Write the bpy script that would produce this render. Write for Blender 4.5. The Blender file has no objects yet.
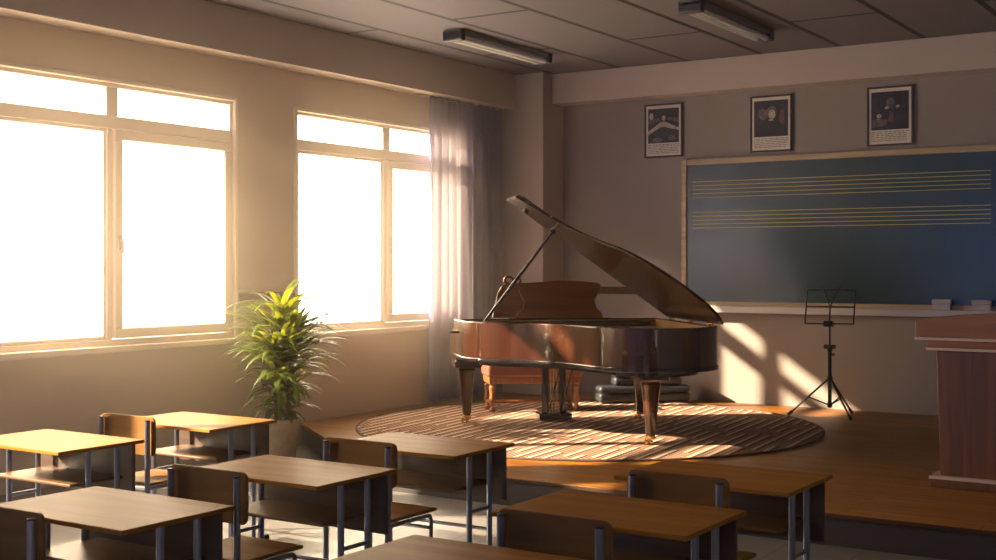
import bpy, bmesh, math, random
from mathutils import Vector, Matrix
random.seed(7)
C = bpy.context.scene.collection
PI = math.pi

# ------------------------------------------------------------------ materials
def new_mat(name):
    m = bpy.data.materials.new(name); m.use_nodes = True
    nt = m.node_tree
    return m, nt, nt.nodes['Principled BSDF']

def rgb(c): return (c[0], c[1], c[2], 1.0)

def plain(name, col, rough=0.6, metal=0.0, spec=0.5, coat=0.0, coat_rough=0.05, var=0.0, scale=4.0, bump=0.0, bump_scale=60.0):
    m, nt, p = new_mat(name)
    p.inputs['Base Color'].default_value = rgb(col)
    p.inputs['Roughness'].default_value = rough
    p.inputs['Metallic'].default_value = metal
    p.inputs['Specular IOR Level'].default_value = spec
    p.inputs['Coat Weight'].default_value = coat
    p.inputs['Coat Roughness'].default_value = coat_rough
    tc = nt.nodes.new('ShaderNodeTexCoord')
    if var > 0:
        n = nt.nodes.new('ShaderNodeTexNoise'); n.inputs['Scale'].default_value = scale; n.inputs['Detail'].default_value = 5
        r = nt.nodes.new('ShaderNodeValToRGB')
        r.color_ramp.elements[0].position = 0.3; r.color_ramp.elements[1].position = 0.7
        r.color_ramp.elements[0].color = rgb([c * (1 - var) for c in col])
        r.color_ramp.elements[1].color = rgb([min(1, c * (1 + var)) for c in col])
        nt.links.new(tc.outputs['Object'], n.inputs['Vector'])
        nt.links.new(n.outputs['Fac'], r.inputs['Fac'])
        nt.links.new(r.outputs['Color'], p.inputs['Base Color'])
    if bump > 0:
        n2 = nt.nodes.new('ShaderNodeTexNoise'); n2.inputs['Scale'].default_value = bump_scale; n2.inputs['Detail'].default_value = 3
        b = nt.nodes.new('ShaderNodeBump'); b.inputs['Strength'].default_value = bump; b.inputs['Distance'].default_value = 0.01
        nt.links.new(tc.outputs['Object'], n2.inputs['Vector'])
        nt.links.new(n2.outputs['Fac'], b.inputs['Height'])
        nt.links.new(b.outputs['Normal'], p.inputs['Normal'])
    return m

def wood(name, dark, light, rough=0.35, coat=0.0, coat_rough=0.1, axis='X', scale=9.0, stretch=0.06, spec=0.5):
    m, nt, p = new_mat(name)
    p.inputs['Roughness'].default_value = rough
    p.inputs['Specular IOR Level'].default_value = spec
    p.inputs['Coat Weight'].default_value = coat
    p.inputs['Coat Roughness'].default_value = coat_rough
    tc = nt.nodes.new('ShaderNodeTexCoord'); mp = nt.nodes.new('ShaderNodeMapping')
    s = [1, 1, 1]; s['XYZ'.index(axis)] = stretch
    mp.inputs['Scale'].default_value = s
    n = nt.nodes.new('ShaderNodeTexNoise'); n.inputs['Scale'].default_value = scale * 3; n.inputs['Detail'].default_value = 6
    n.inputs['Distortion'].default_value = 0.6
    r = nt.nodes.new('ShaderNodeValToRGB')
    r.color_ramp.elements[0].position = 0.32; r.color_ramp.elements[1].position = 0.68
    r.color_ramp.elements[0].color = rgb(dark); r.color_ramp.elements[1].color = rgb(light)
    b = nt.nodes.new('ShaderNodeBump'); b.inputs['Strength'].default_value = 0.06; b.inputs['Distance'].default_value = 0.004
    L = nt.links.new
    L(tc.outputs['Object'], mp.inputs['Vector']); L(mp.outputs['Vector'], n.inputs['Vector'])
    L(n.outputs['Fac'], r.inputs['Fac']); L(r.outputs['Color'], p.inputs['Base Color'])
    L(n.outputs['Fac'], b.inputs['Height']); L(b.outputs['Normal'], p.inputs['Normal'])
    return m

def brick_mat(name, c1, c2, mortar, width, height, msize, rough, swap=False, offset=0.5, loc=(0, 0, 0), grain=0.0, bump=0.3, coat=0.0, spec=0.5):
    """tiles / planks in the XY plane of object space, rows stacked along V"""
    m, nt, p = new_mat(name)
    L = nt.links.new
    p.inputs['Roughness'].default_value = rough
    p.inputs['Coat Weight'].default_value = coat
    p.inputs['Specular IOR Level'].default_value = spec
    tc = nt.nodes.new('ShaderNodeTexCoord'); mp = nt.nodes.new('ShaderNodeMapping')
    mp.inputs['Location'].default_value = loc
    if swap: mp.inputs['Rotation'].default_value = (0, 0, PI / 2)
    br = nt.nodes.new('ShaderNodeTexBrick')
    br.offset = offset; br.squash = 1
    br.inputs['Color1'].default_value = rgb(c1); br.inputs['Color2'].default_value = rgb(c2); br.inputs['Mortar'].default_value = rgb(mortar)
    br.inputs['Scale'].default_value = 1; br.inputs['Mortar Size'].default_value = msize; br.inputs['Mortar Smooth'].default_value = 0.1
    br.inputs['Brick Width'].default_value = width; br.inputs['Row Height'].default_value = height
    L(tc.outputs['Object'], mp.inputs['Vector']); L(mp.outputs['Vector'], br.inputs['Vector'])
    col = br.outputs['Color']
    if grain > 0:
        mp2 = nt.nodes.new('ShaderNodeMapping'); mp2.inputs['Scale'].default_value = (0.8, 14, 1)
        n = nt.nodes.new('ShaderNodeTexNoise'); n.inputs['Scale'].default_value = 2.2; n.inputs['Detail'].default_value = 7; n.inputs['Distortion'].default_value = 0.5
        r = nt.nodes.new('ShaderNodeMapRange'); r.inputs['From Min'].default_value = 0.3; r.inputs['From Max'].default_value = 0.7
        r.inputs['To Min'].default_value = 1 - grain; r.inputs['To Max'].default_value = 1 + grain
        mx = nt.nodes.new('ShaderNodeVectorMath'); mx.operation = 'SCALE'
        L(tc.outputs['Object'], mp2.inputs['Vector']); L(mp2.outputs['Vector'], n.inputs['Vector']); L(n.outputs['Fac'], r.inputs['Value'])
        L(col, mx.inputs[0]); L(r.outputs['Result'], mx.inputs['Scale']); col = mx.outputs['Vector']
    L(col, p.inputs['Base Color'])
    b = nt.nodes.new('ShaderNodeBump'); b.inputs['Strength'].default_value = bump; b.inputs['Distance'].default_value = 0.006; b.invert = True
    L(br.outputs['Fac'], b.inputs['Height']); L(b.outputs['Normal'], p.inputs['Normal'])
    return m

M = {}
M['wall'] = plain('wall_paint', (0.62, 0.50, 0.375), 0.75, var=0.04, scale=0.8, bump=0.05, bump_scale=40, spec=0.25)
M['wall_back'] = plain('shaded_wall_paint', (0.28, 0.240, 0.222), 0.75, var=0.04, scale=0.8, bump=0.05, bump_scale=40, spec=0.25)  # wall paint darkened for the weaker light on the back wall
M['wall_dim'] = plain('low_bounce_paint', (0.16, 0.20, 0.30), 0.7, var=0.04, scale=0.8, spec=0.25)  # unseen walls, coloured dark blue to cut the warm bounce light
M['beam'] = plain('beam_paint', (0.45, 0.375, 0.335), 0.75, var=0.03, scale=0.8, spec=0.25)
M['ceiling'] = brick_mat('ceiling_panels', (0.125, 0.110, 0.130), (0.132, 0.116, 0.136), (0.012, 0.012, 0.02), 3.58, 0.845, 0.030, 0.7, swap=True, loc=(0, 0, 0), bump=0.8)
M['floor'] = brick_mat('classroom_vinyl', (0.165, 0.150, 0.150), (0.155, 0.140, 0.140), (0.09, 0.08, 0.08), 0.45, 0.45, 0.006, 0.35, offset=0.0, bump=0.1)
M['stage'] = brick_mat('stage_planks', (0.27, 0.102, 0.011), (0.165, 0.062, 0.009), (0.05, 0.022, 0.01), 1.6, 0.115, 0.004, 0.38, grain=0.35, bump=0.25, coat=0.0, spec=0.25)
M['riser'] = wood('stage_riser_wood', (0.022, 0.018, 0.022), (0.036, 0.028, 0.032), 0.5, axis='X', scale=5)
M['nosing'] = wood('stage_nosing', (0.30, 0.13, 0.05), (0.40, 0.18, 0.07), 0.3, axis='X')
M['frame_win'] = plain('window_frame_paint', (0.70, 0.61, 0.50), 0.4, var=0.03, scale=3)
M['rail'] = wood('rail_wood', (0.070, 0.034, 0.020), (0.11, 0.055, 0.032), 0.6, axis='Y', spec=0.1)
M['desk'] = wood('desk_wood', (0.225, 0.088, 0.016), (0.33, 0.146, 0.030), 0.42, spec=0.03, coat=0.0, coat_rough=0.25, axis='X', scale=4, stretch=0.10)
M['desk_edge'] = wood('desk_edge_wood', (0.30, 0.15, 0.06), (0.40, 0.21, 0.09), 0.35, axis='X')
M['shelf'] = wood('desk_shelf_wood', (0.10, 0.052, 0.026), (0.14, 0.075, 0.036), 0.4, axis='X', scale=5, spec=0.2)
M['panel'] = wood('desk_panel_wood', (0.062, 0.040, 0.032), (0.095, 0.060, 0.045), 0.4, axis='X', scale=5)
M['chair'] = wood('chair_plywood', (0.16, 0.075, 0.027), (0.23, 0.115, 0.042), 0.45, spec=0.05, coat=0.0, coat_rough=0.2, axis='X', scale=4, stretch=0.12)
M['tube'] = plain('steel_tube', (0.27, 0.29, 0.38), 0.28, metal=0.85)
M['rubber'] = plain('black_rubber', (0.012, 0.012, 0.015), 0.5)
M['piano'] = wood('piano_lacquer', (0.028, 0.009, 0.005), (0.055, 0.016, 0.007), 0.18, coat=1.0, coat_rough=0.04, axis='Z', scale=3, stretch=0.3, spec=0.6)
M['piano_lid'] = wood('piano_lid_lacquer', (0.014, 0.005, 0.003), (0.03, 0.010, 0.005), 0.22, coat=0.12, coat_rough=0.05, axis='X', scale=3, stretch=0.3, spec=0.25)
M['piano_dark'] = plain('piano_black', (0.012, 0.010, 0.012), 0.2, coat=0.8)
M['piano_red'] = wood('piano_music_desk_wood', (0.20, 0.055, 0.014), (0.30, 0.09, 0.024), 0.22, coat=0.8, coat_rough=0.08, axis='X', scale=4)
M['maple'] = wood('inner_rim_wood', (0.20, 0.10, 0.03), (0.28, 0.15, 0.05), 0.35, coat=0.3, axis='X')
M['gold'] = plain('gold_plate', (0.65, 0.42, 0.12), 0.32, metal=0.9, var=0.1)
M['brass'] = plain('brass', (0.80, 0.55, 0.16), 0.25, metal=1.0)
M['string'] = plain('string_wire', (0.5, 0.45, 0.4), 0.3, metal=1.0)
M['ivory'] = plain('white_key', (0.8, 0.77, 0.7), 0.25, coat=0.5)
M['ebony'] = plain('black_key', (0.01, 0.01, 0.01), 0.3)
M['leather'] = plain('red_brown_leather', (0.22, 0.075, 0.05), 0.38, coat=0.2, coat_rough=0.3, var=0.1, scale=8, bump=0.12, bump_scale=120)
M['bench_wood'] = wood('bench_wood', (0.22, 0.075, 0.025), (0.34, 0.13, 0.045), 0.3, coat=0.5, axis='Z')
M['board'] = plain('chalkboard_green', (0.022, 0.050, 0.060), 0.25, var=0.15, scale=1.3, spec=0.75)
M['board_frame'] = wood('board_frame_wood', (0.36, 0.26, 0.16), (0.47, 0.35, 0.22), 0.4, axis='X')
M['tray'] = plain('tray_metal', (0.46, 0.43, 0.43), 0.4, metal=0.3)
M['staff'] = plain('yellow_paint_line', (0.55, 0.46, 0.06), 0.6)
M['eraser_felt'] = plain('eraser_felt', (0.45, 0.44, 0.47), 0.9, bump=0.3, bump_scale=150)
M['eraser_back'] = plain('eraser_back', (0.40, 0.39, 0.43), 0.6)
M['pic_frame'] = wood('picture_frame_wood', (0.05, 0.03, 0.025), (0.085, 0.05, 0.038), 0.35, axis='Z')
M['paper'] = plain('print_paper', (0.62, 0.56, 0.48), 0.6, var=0.06, scale=12)
M['ink'] = plain('caption_ink', (0.16, 0.14, 0.13), 0.7)
M['pic_dark'] = plain('print_dark', (0.018, 0.020, 0.032), 0.45, var=0.5, scale=9)
M['pic_mid'] = plain('print_mid', (0.10, 0.085, 0.08), 0.5, var=0.5, scale=18)
M['pic_pale'] = plain('print_pale', (0.42, 0.34, 0.26), 0.5, var=0.35, scale=30)
M['pic_field'] = plain('print_coat', (0.012, 0.013, 0.02), 0.5)
M['pic_red'] = plain('print_red', (0.13, 0.05, 0.04), 0.5, var=0.3, scale=20)
M['stand'] = plain('stand_black_metal', (0.022, 0.022, 0.028), 0.35, metal=0.6)
M['case'] = plain('case_black', (0.028, 0.029, 0.036), 0.45, coat=0.3, coat_rough=0.3, bump=0.1, bump_scale=200)
M['chrome'] = plain('chrome', (0.7, 0.7, 0.72), 0.15, metal=1.0)
M['lectern'] = wood('lectern_wood', (0.085, 0.030, 0.014), (0.16, 0.060, 0.026), 0.4, coat=0.1, coat_rough=0.15, axis='Z', scale=5, stretch=0.06)
M['lectern_top'] = wood('lectern_top_wood', (0.18, 0.070, 0.026), (0.29, 0.12, 0.045), 0.4, coat=0.1, coat_rough=0.15, axis='X', scale=5)
M['lectern_trim'] = plain('lectern_trim', (0.55, 0.42, 0.36), 0.3, coat=0.4)
M['lamp_body'] = plain('lamp_body', (0.16, 0.16, 0.18), 0.4)
M['lamp_cap'] = plain('lamp_cap', (0.04, 0.04, 0.055), 0.45)
M['lamp_tube'] = plain('lamp_tube', (0.75, 0.75, 0.75), 0.2, coat=0.5)
M['pot'] = plain('pot_ceramic', (0.52, 0.41, 0.24), 0.6, var=0.12, scale=14)
M['soil'] = plain('soil', (0.03, 0.02, 0.012), 0.9, bump=0.8, bump_scale=60)
M['stem'] = plain('cane', (0.16, 0.12, 0.06), 0.7, bump=0.5, bump_scale=40)

def glass():
    m, nt, p = new_mat('window_glass'); nt.nodes.remove(p)
    out = nt.nodes['Material Output']
    t = nt.nodes.new('ShaderNodeBsdfTransparent'); g = nt.nodes.new('ShaderNodeBsdfGlossy'); g.inputs['Roughness'].default_value = 0.02
    t.inputs['Color'].default_value = (0.97, 0.97, 0.95, 1)
    mx = nt.nodes.new('ShaderNodeMixShader')
    mx.inputs['Fac'].default_value = 0.06
    nt.links.new(t.outputs[0], mx.inputs[1]); nt.links.new(g.outputs[0], mx.inputs[2])
    nt.links.new(mx.outputs[0], out.inputs['Surface'])
    return m
M['glass'] = glass()

def sheer():
    m, nt, p = new_mat('sheer_curtain'); nt.nodes.remove(p)
    out = nt.nodes['Material Output']
    d = nt.nodes.new('ShaderNodeBsdfDiffuse'); tr = nt.nodes.new('ShaderNodeBsdfTranslucent'); tp = nt.nodes.new('ShaderNodeBsdfTransparent')
    d.inputs['Color'].default_value = (0.30, 0.28, 0.48, 1); tr.inputs['Color'].default_value = (0.20, 0.175, 0.19, 1)
    tp.inputs['Color'].default_value = (0.9, 0.88, 0.92, 1)
    a = nt.nodes.new('ShaderNodeMixShader'); a.inputs['Fac'].default_value = 0.45
    b = nt.nodes.new('ShaderNodeMixShader'); b.inputs['Fac'].default_value = 0.03
    L = nt.links.new
    L(d.outputs[0], a.inputs[1]); L(tr.outputs[0], a.inputs[2]); L(a.outputs[0], b.inputs[1]); L(tp.outputs[0], b.inputs[2])
    L(b.outputs[0], out.inputs['Surface'])
    return m
M['sheer'] = sheer()

def leaf_mat():
    m, nt, p = new_mat('palm_leaf')
    L = nt.links.new
    p.inputs['Roughness'].default_value = 0.38
    out = nt.nodes['Material Output']
    tc = nt.nodes.new('ShaderNodeTexCoord'); n = nt.nodes.new('ShaderNodeTexNoise'); n.inputs['Scale'].default_value = 6
    r = nt.nodes.new('ShaderNodeValToRGB')
    r.color_ramp.elements[0].position = 0.3; r.color_ramp.elements[1].position = 0.75
    r.color_ramp.elements[0].color = (0.022, 0.046, 0.006, 1); r.color_ramp.elements[1].color = (0.10, 0.15, 0.012, 1)
    L(tc.outputs['Object'], n.inputs['Vector']); L(n.outputs['Fac'], r.inputs['Fac']); L(r.outputs['Color'], p.inputs['Base Color'])
    t = nt.nodes.new('ShaderNodeBsdfTranslucent'); t.inputs['Color'].default_value = (0.40, 0.42, 0.012, 1)
    mx = nt.nodes.new('ShaderNodeMixShader'); mx.inputs['Fac'].default_value = 0.32
    L(p.outputs[0], mx.inputs[1]); L(t.outputs[0], mx.inputs[2]); L(mx.outputs[0], out.inputs['Surface'])
    return m
M['leaf'] = leaf_mat()

def rug_mat():
    m, nt, p = new_mat('woven_rug')
    L = nt.links.new; N = nt.nodes.new
    p.inputs['Roughness'].default_value = 0.9; p.inputs['Specular IOR Level'].default_value = 0.1
    tc = N('ShaderNodeTexCoord'); mp = N('ShaderNodeMapping'); mp.inputs['Rotation'].default_value = (0, 0, -0.10)
    L(tc.outputs['Object'], mp.inputs['Vector'])
    sp = N('ShaderNodeSeparateXYZ'); L(mp.outputs['Vector'], sp.inputs[0])
    def math_(op, a, b=None):
        n = N('ShaderNodeMath'); n.operation = op
        for k, v in enumerate((a, b)):
            if v is None: continue
            if isinstance(v, (int, float)): n.inputs[k].default_value = v
            else: L(v, n.inputs[k])
        return n.outputs[0]
    u = math_('MULTIPLY', sp.outputs['X'], 1 / 0.11)             # stripe pitch
    row = math_('FLOOR', u); fr = math_('FRACT', u)
    # each woven line is broken into dashes of its own length and offset
    cx = N('ShaderNodeCombineXYZ'); L(row, cx.inputs['X']); L(math_('MULTIPLY', sp.outputs['Y'], 1.7), cx.inputs['Y'])
    wn = N('ShaderNodeTexNoise'); wn.inputs['Scale'].default_value = 1.0; wn.inputs['Detail'].default_value = 1.5; L(cx.outputs[0], wn.inputs['Vector'])
    dash = math_('GREATER_THAN', wn.outputs['Fac'], 0.45)
    line = math_('LESS_THAN', math_('ABSOLUTE', math_('SUBTRACT', fr, 0.5)), 0.14)
    dk_ = math_('LESS_THAN', math_('ABSOLUTE', math_('SUBTRACT', fr, 0.82)), 0.10)
    ck = N('ShaderNodeTexChecker'); ck.inputs['Scale'].default_value = 34
    ck.inputs['Color1'].default_value = (0.13, 0.065, 0.045, 1); ck.inputs['Color2'].default_value = (0.36, 0.22, 0.15, 1)
    L(mp.outputs['Vector'], ck.inputs['Vector'])
    m1 = N('ShaderNodeMix'); m1.data_type = 'RGBA'; L(math_('MULTIPLY', line, dash), m1.inputs['Factor']); L(ck.outputs['Color'], m1.inputs['A']); m1.inputs['B'].default_value = (0.60, 0.42, 0.31, 1)
    m2 = N('ShaderNodeMix'); m2.data_type = 'RGBA'; L(math_('MULTIPLY', dk_, dash), m2.inputs['Factor']); L(m1.outputs['Result'], m2.inputs['A']); m2.inputs['B'].default_value = (0.055, 0.03, 0.03, 1)
    L(m2.outputs['Result'], p.inputs['Base Color'])
    n2 = N('ShaderNodeTexNoise'); n2.inputs['Scale'].default_value = 220
    b = N('ShaderNodeBump'); b.inputs['Strength'].default_value = 0.5; b.inputs['Distance'].default_value = 0.01
    L(tc.outputs['Object'], n2.inputs['Vector']); L(n2.outputs['Fac'], b.inputs['Height']); L(b.outputs['Normal'], p.inputs['Normal'])
    return m
for k in ('desk', 'chair', 'desk_edge'):
    M[k].node_tree.nodes['Principled BSDF'].inputs['Specular Tint'].default_value = (1.0, .72, .38, 1)
M['rug'] = rug_mat()
M['rug_edge'] = plain('rug_binding', (0.10, 0.055, 0.045), 0.9)

# ------------------------------------------------------------------ mesh helpers
def BM(): return bmesh.new()

def box(bm, x0, x1, y0, y1, z0, z1):
    v = [bm.verts.new(p) for p in ((x0, y0, z0), (x1, y0, z0), (x1, y1, z0), (x0, y1, z0), (x0, y0, z1), (x1, y0, z1), (x1, y1, z1), (x0, y1, z1))]
    for f in ((0, 3, 2, 1), (4, 5, 6, 7), (0, 1, 5, 4), (1, 2, 6, 5), (2, 3, 7, 6), (3, 0, 4, 7)):
        bm.faces.new([v[i] for i in f])

def prism(bm, pts, z0, z1):
    """polygon in XY, counter-clockwise, extruded"""
    a = [bm.verts.new((x, y, z0)) for x, y in pts]; b = [bm.verts.new((x, y, z1)) for x, y in pts]
    bm.faces.new(list(reversed(a))); bm.faces.new(b)
    n = len(pts)
    for i in range(n):
        j = (i + 1) % n
        bm.faces.new((a[i], a[j], b[j], b[i]))

def loft(bm, pa, pb):
    """two same-length closed loops of 3-D points, capped"""
    a = [bm.verts.new(p) for p in pa]; b = [bm.verts.new(p) for p in pb]
    bm.faces.new(list(reversed(a))); bm.faces.new(b)
    n = len(pa)
    for i in range(n):
        j = (i + 1) % n
        bm.faces.new((a[i], a[j], b[j], b[i]))

def tube(bm, pts, r, seg=12, caps=True):
    """round tube along points; r a number or one per point"""
    pts = [Vector(p) for p in pts]
    rs = r if isinstance(r, (list, tuple)) else [r] * len(pts)
    rings = []
    up = Vector((0, 0, 1))
    prev = None
    for i, p in enumerate(pts):
        if i == 0: d = pts[1] - pts[0]
        elif i == len(pts) - 1: d = pts[-1] - pts[-2]
        else: d = (pts[i + 1] - pts[i]).normalized() + (pts[i] - pts[i - 1]).normalized()
        d.normalize()
        if prev is None:
            ref = up if abs(d.z) < 0.9 else Vector((1, 0, 0))
            s = d.cross(ref).normalized()
        else:
            s = (prev - d * prev.dot(d)).normalized()
        prev = s
        t = d.cross(s)
        rings.append([bm.verts.new(p + (s * math.cos(2 * PI * k / seg) + t * math.sin(2 * PI * k / seg)) * rs[i]) for k in range(seg)])
    for a, b in zip(rings, rings[1:]):
        for k in range(seg):
            l = (k + 1) % seg
            bm.faces.new((a[k], a[l], b[l], b[k]))
    if caps:
        bm.faces.new(list(reversed(rings[0]))); bm.faces.new(rings[-1])

def lathe(bm, prof, x=0, y=0, seg=24):
    """profile of (r, z) from bottom to top round the z axis"""
    rings = []
    for r, z in prof:
        rings.append([bm.verts.new((x + r * math.cos(2 * PI * k / seg), y + r * math.sin(2 * PI * k / seg), z)) for k in range(seg)])
    for a, b in zip(rings, rings[1:]):
        for k in range(seg):
            l = (k + 1) % seg
            bm.faces.new((a[k], a[l], b[l], b[k]))
    bm.faces.new(list(reversed(rings[0]))); bm.faces.new(rings[-1])

def ball(bm, c, r, sx=1, sy=1, sz=1, seg=14):
    mt = Matrix.Translation(c) @ Matrix.Diagonal((sx, sy, sz, 1))
    bmesh.ops.create_uvsphere(bm, u_segments=seg, v_segments=seg // 2 + 2, radius=r, matrix=mt)

def obj(name, bm, mat, parent=None, bevel=0.0, smooth=False, seg=2):
    bmesh.ops.recalc_face_normals(bm, faces=bm.faces)
    me = bpy.data.meshes.new(name); bm.to_mesh(me); bm.free()
    me.materials.append(M[mat] if isinstance(mat, str) else mat)
    o = bpy.data.objects.new(name, me); C.objects.link(o)
    if parent is not None: o.parent = parent
    if smooth:
        for p in me.polygons: p.use_smooth = True
        try:
            me.set_sharp_from_angle(angle=math.radians(40))
        except Exception: pass
    if bevel > 0:
        md = o.modifiers.new('bevel', 'BEVEL'); md.width = bevel; md.segments = seg; md.limit_method = 'ANGLE'; md.angle_limit = math.radians(40)
    return o

def thing(name, label, cat, loc=(0, 0, 0), rotz=0, group=None):
    o = bpy.data.objects.new(name, None); C.objects.link(o)
    o.location = loc; o.rotation_euler = (0, 0, rotz)
    o.empty_display_size = 0.1
    o['label'] = label; o['category'] = cat
    if group: o['group'] = group
    return o

def tag(o, label, cat, group=None):
    o['label'] = label; o['category'] = cat
    if group: o['group'] = group
    return o

def struct(name, bm, mat, parent=None, **k):
    o = obj(name, bm, mat, parent, **k)
    if parent is None: o['kind'] = 'structure'
    return o

def dup(root, loc, label):
    r = root.copy(); C.objects.link(r); r.location = loc; r['label'] = label
    for ch in list(root.children):
        c = ch.copy(); C.objects.link(c); c.parent = r
        for g in list(ch.children):
            d = g.copy(); C.objects.link(d); d.parent = c
    return r

def catmull(pts, n=8):
    out = []
    for i in range(len(pts) - 1):
        p0 = Vector(pts[max(i - 1, 0)]); p1 = Vector(pts[i]); p2 = Vector(pts[i + 1]); p3 = Vector(pts[min(i + 2, len(pts) - 1)])
        for k in range(n):
            t = k / n
            out.append(tuple(0.5 * ((2 * p1) + (p2 - p0) * t + (2 * p0 - 5 * p1 + 4 * p2 - p3) * t * t + (3 * p1 - p0 - 3 * p2 + p3) * t ** 3)))
    out.append(tuple(pts[-1]))
    return out

# ------------------------------------------------------------------ room
XL, XR, YF, YB, ZC, SZ = -8.15, 1.9, -3.0, 12.96, 3.95, 0.20
b = BM(); box(b, XL - 0.15, XR + 0.15, YF - 0.15, YB + 0.15, -0.1, 0); struct('floor', b, 'floor')
b = BM(); box(b, 0, 10.35, 0, 16.26, 0, 0.1)
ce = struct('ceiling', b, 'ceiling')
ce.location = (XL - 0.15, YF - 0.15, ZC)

WINS = [(1.76, 4.56), (5.38, 8.18), (8.97, 11.75)]
WZ0, WZ1, WT = 1.05, 3.20, 0.14
b = BM()
box(b, XL - WT, XL, YF, YB, 0, WZ0); box(b, XL - WT, XL, YF, YB, WZ1, ZC)
ys = [YF] + [y for w in WINS for y in w] + [YB]
for i in range(0, len(ys), 2): box(b, XL - WT, XL, ys[i], ys[i + 1], WZ0, WZ1)
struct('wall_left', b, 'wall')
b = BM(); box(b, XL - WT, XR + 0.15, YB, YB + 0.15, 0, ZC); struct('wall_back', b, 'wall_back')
# rear wall behind the camera, with windows added to let in blue fill light
FW = [(-7.2, -4.4), (-3.6, -0.8)]
FZ0, FZ1 = 1.0, 3.1
b = BM()
box(b, XL - WT, XR + 0.15, YF - 0.15, YF, 0, FZ0); box(b, XL - WT, XR + 0.15, YF - 0.15, YF, FZ1, ZC)
xs = [XL - WT] + [x for w in FW for x in w] + [XR + 0.15]
for i in range(0, len(xs), 2): box(b, xs[i], xs[i + 1], YF - 0.15, YF, FZ0, FZ1)
struct('wall_front', b, 'wall_dim')
# unseen right wall, with high windows added for warm fill light
RW = [(3.4, 6.0), (7.2, 9.8)]
RZ0, RZ1 = 1.5, 3.1
b = BM()
box(b, XR, XR + 0.15, YF, YB, 0, RZ0); box(b, XR, XR + 0.15, YF, YB, RZ1, ZC)
ys = [YF] + [y for w in RW for y in w] + [YB]
for i in range(0, len(ys), 2): box(b, XR, XR + 0.15, ys[i], ys[i + 1], RZ0, RZ1)
struct('wall_right', b, 'wall_dim')

# beams and corner pillar
b = BM(); box(b, XL, -7.88, YF, 12.48, 3.55, ZC); struct('trim_1', b, 'beam', bevel=0.006)
b = BM(); box(b, -7.5, XR, 12.68, YB, 3.60, ZC); struct('trim_2', b, 'beam', bevel=0.006)
b = BM(); box(b, XL, -7.5, 12.48, YB, SZ, ZC); struct('trim_3', b, 'beam', bevel=0.012)
# brown rail along the walls
b = BM()
for y0, y1 in ((8.20, 8.95), (11.82, 12.48)): box(b, XL, XL + 0.03, y0, y1, 1.375, 1.46)
struct('trim_4', b, 'rail', bevel=0.006)
b = BM(); box(b, -7.5, -5.97, YB - 0.03, YB, 1.375, 1.46); struct('trim_5', b, 'rail', bevel=0.006)

# stage
st = [(XL, 9.08), (-6.08, 7.50), (XR, 7.50), (XR, YB), (XL, YB)]
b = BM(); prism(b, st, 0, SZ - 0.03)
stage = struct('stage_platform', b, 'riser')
st2 = [(XL, 9.05), (-6.09, 7.475), (XR, 7.475), (XR, YB), (XL, YB)]
b = BM(); prism(b, st2, SZ - 0.03, SZ); obj('stage_floor', b, 'stage', stage, bevel=0.004)

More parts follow.
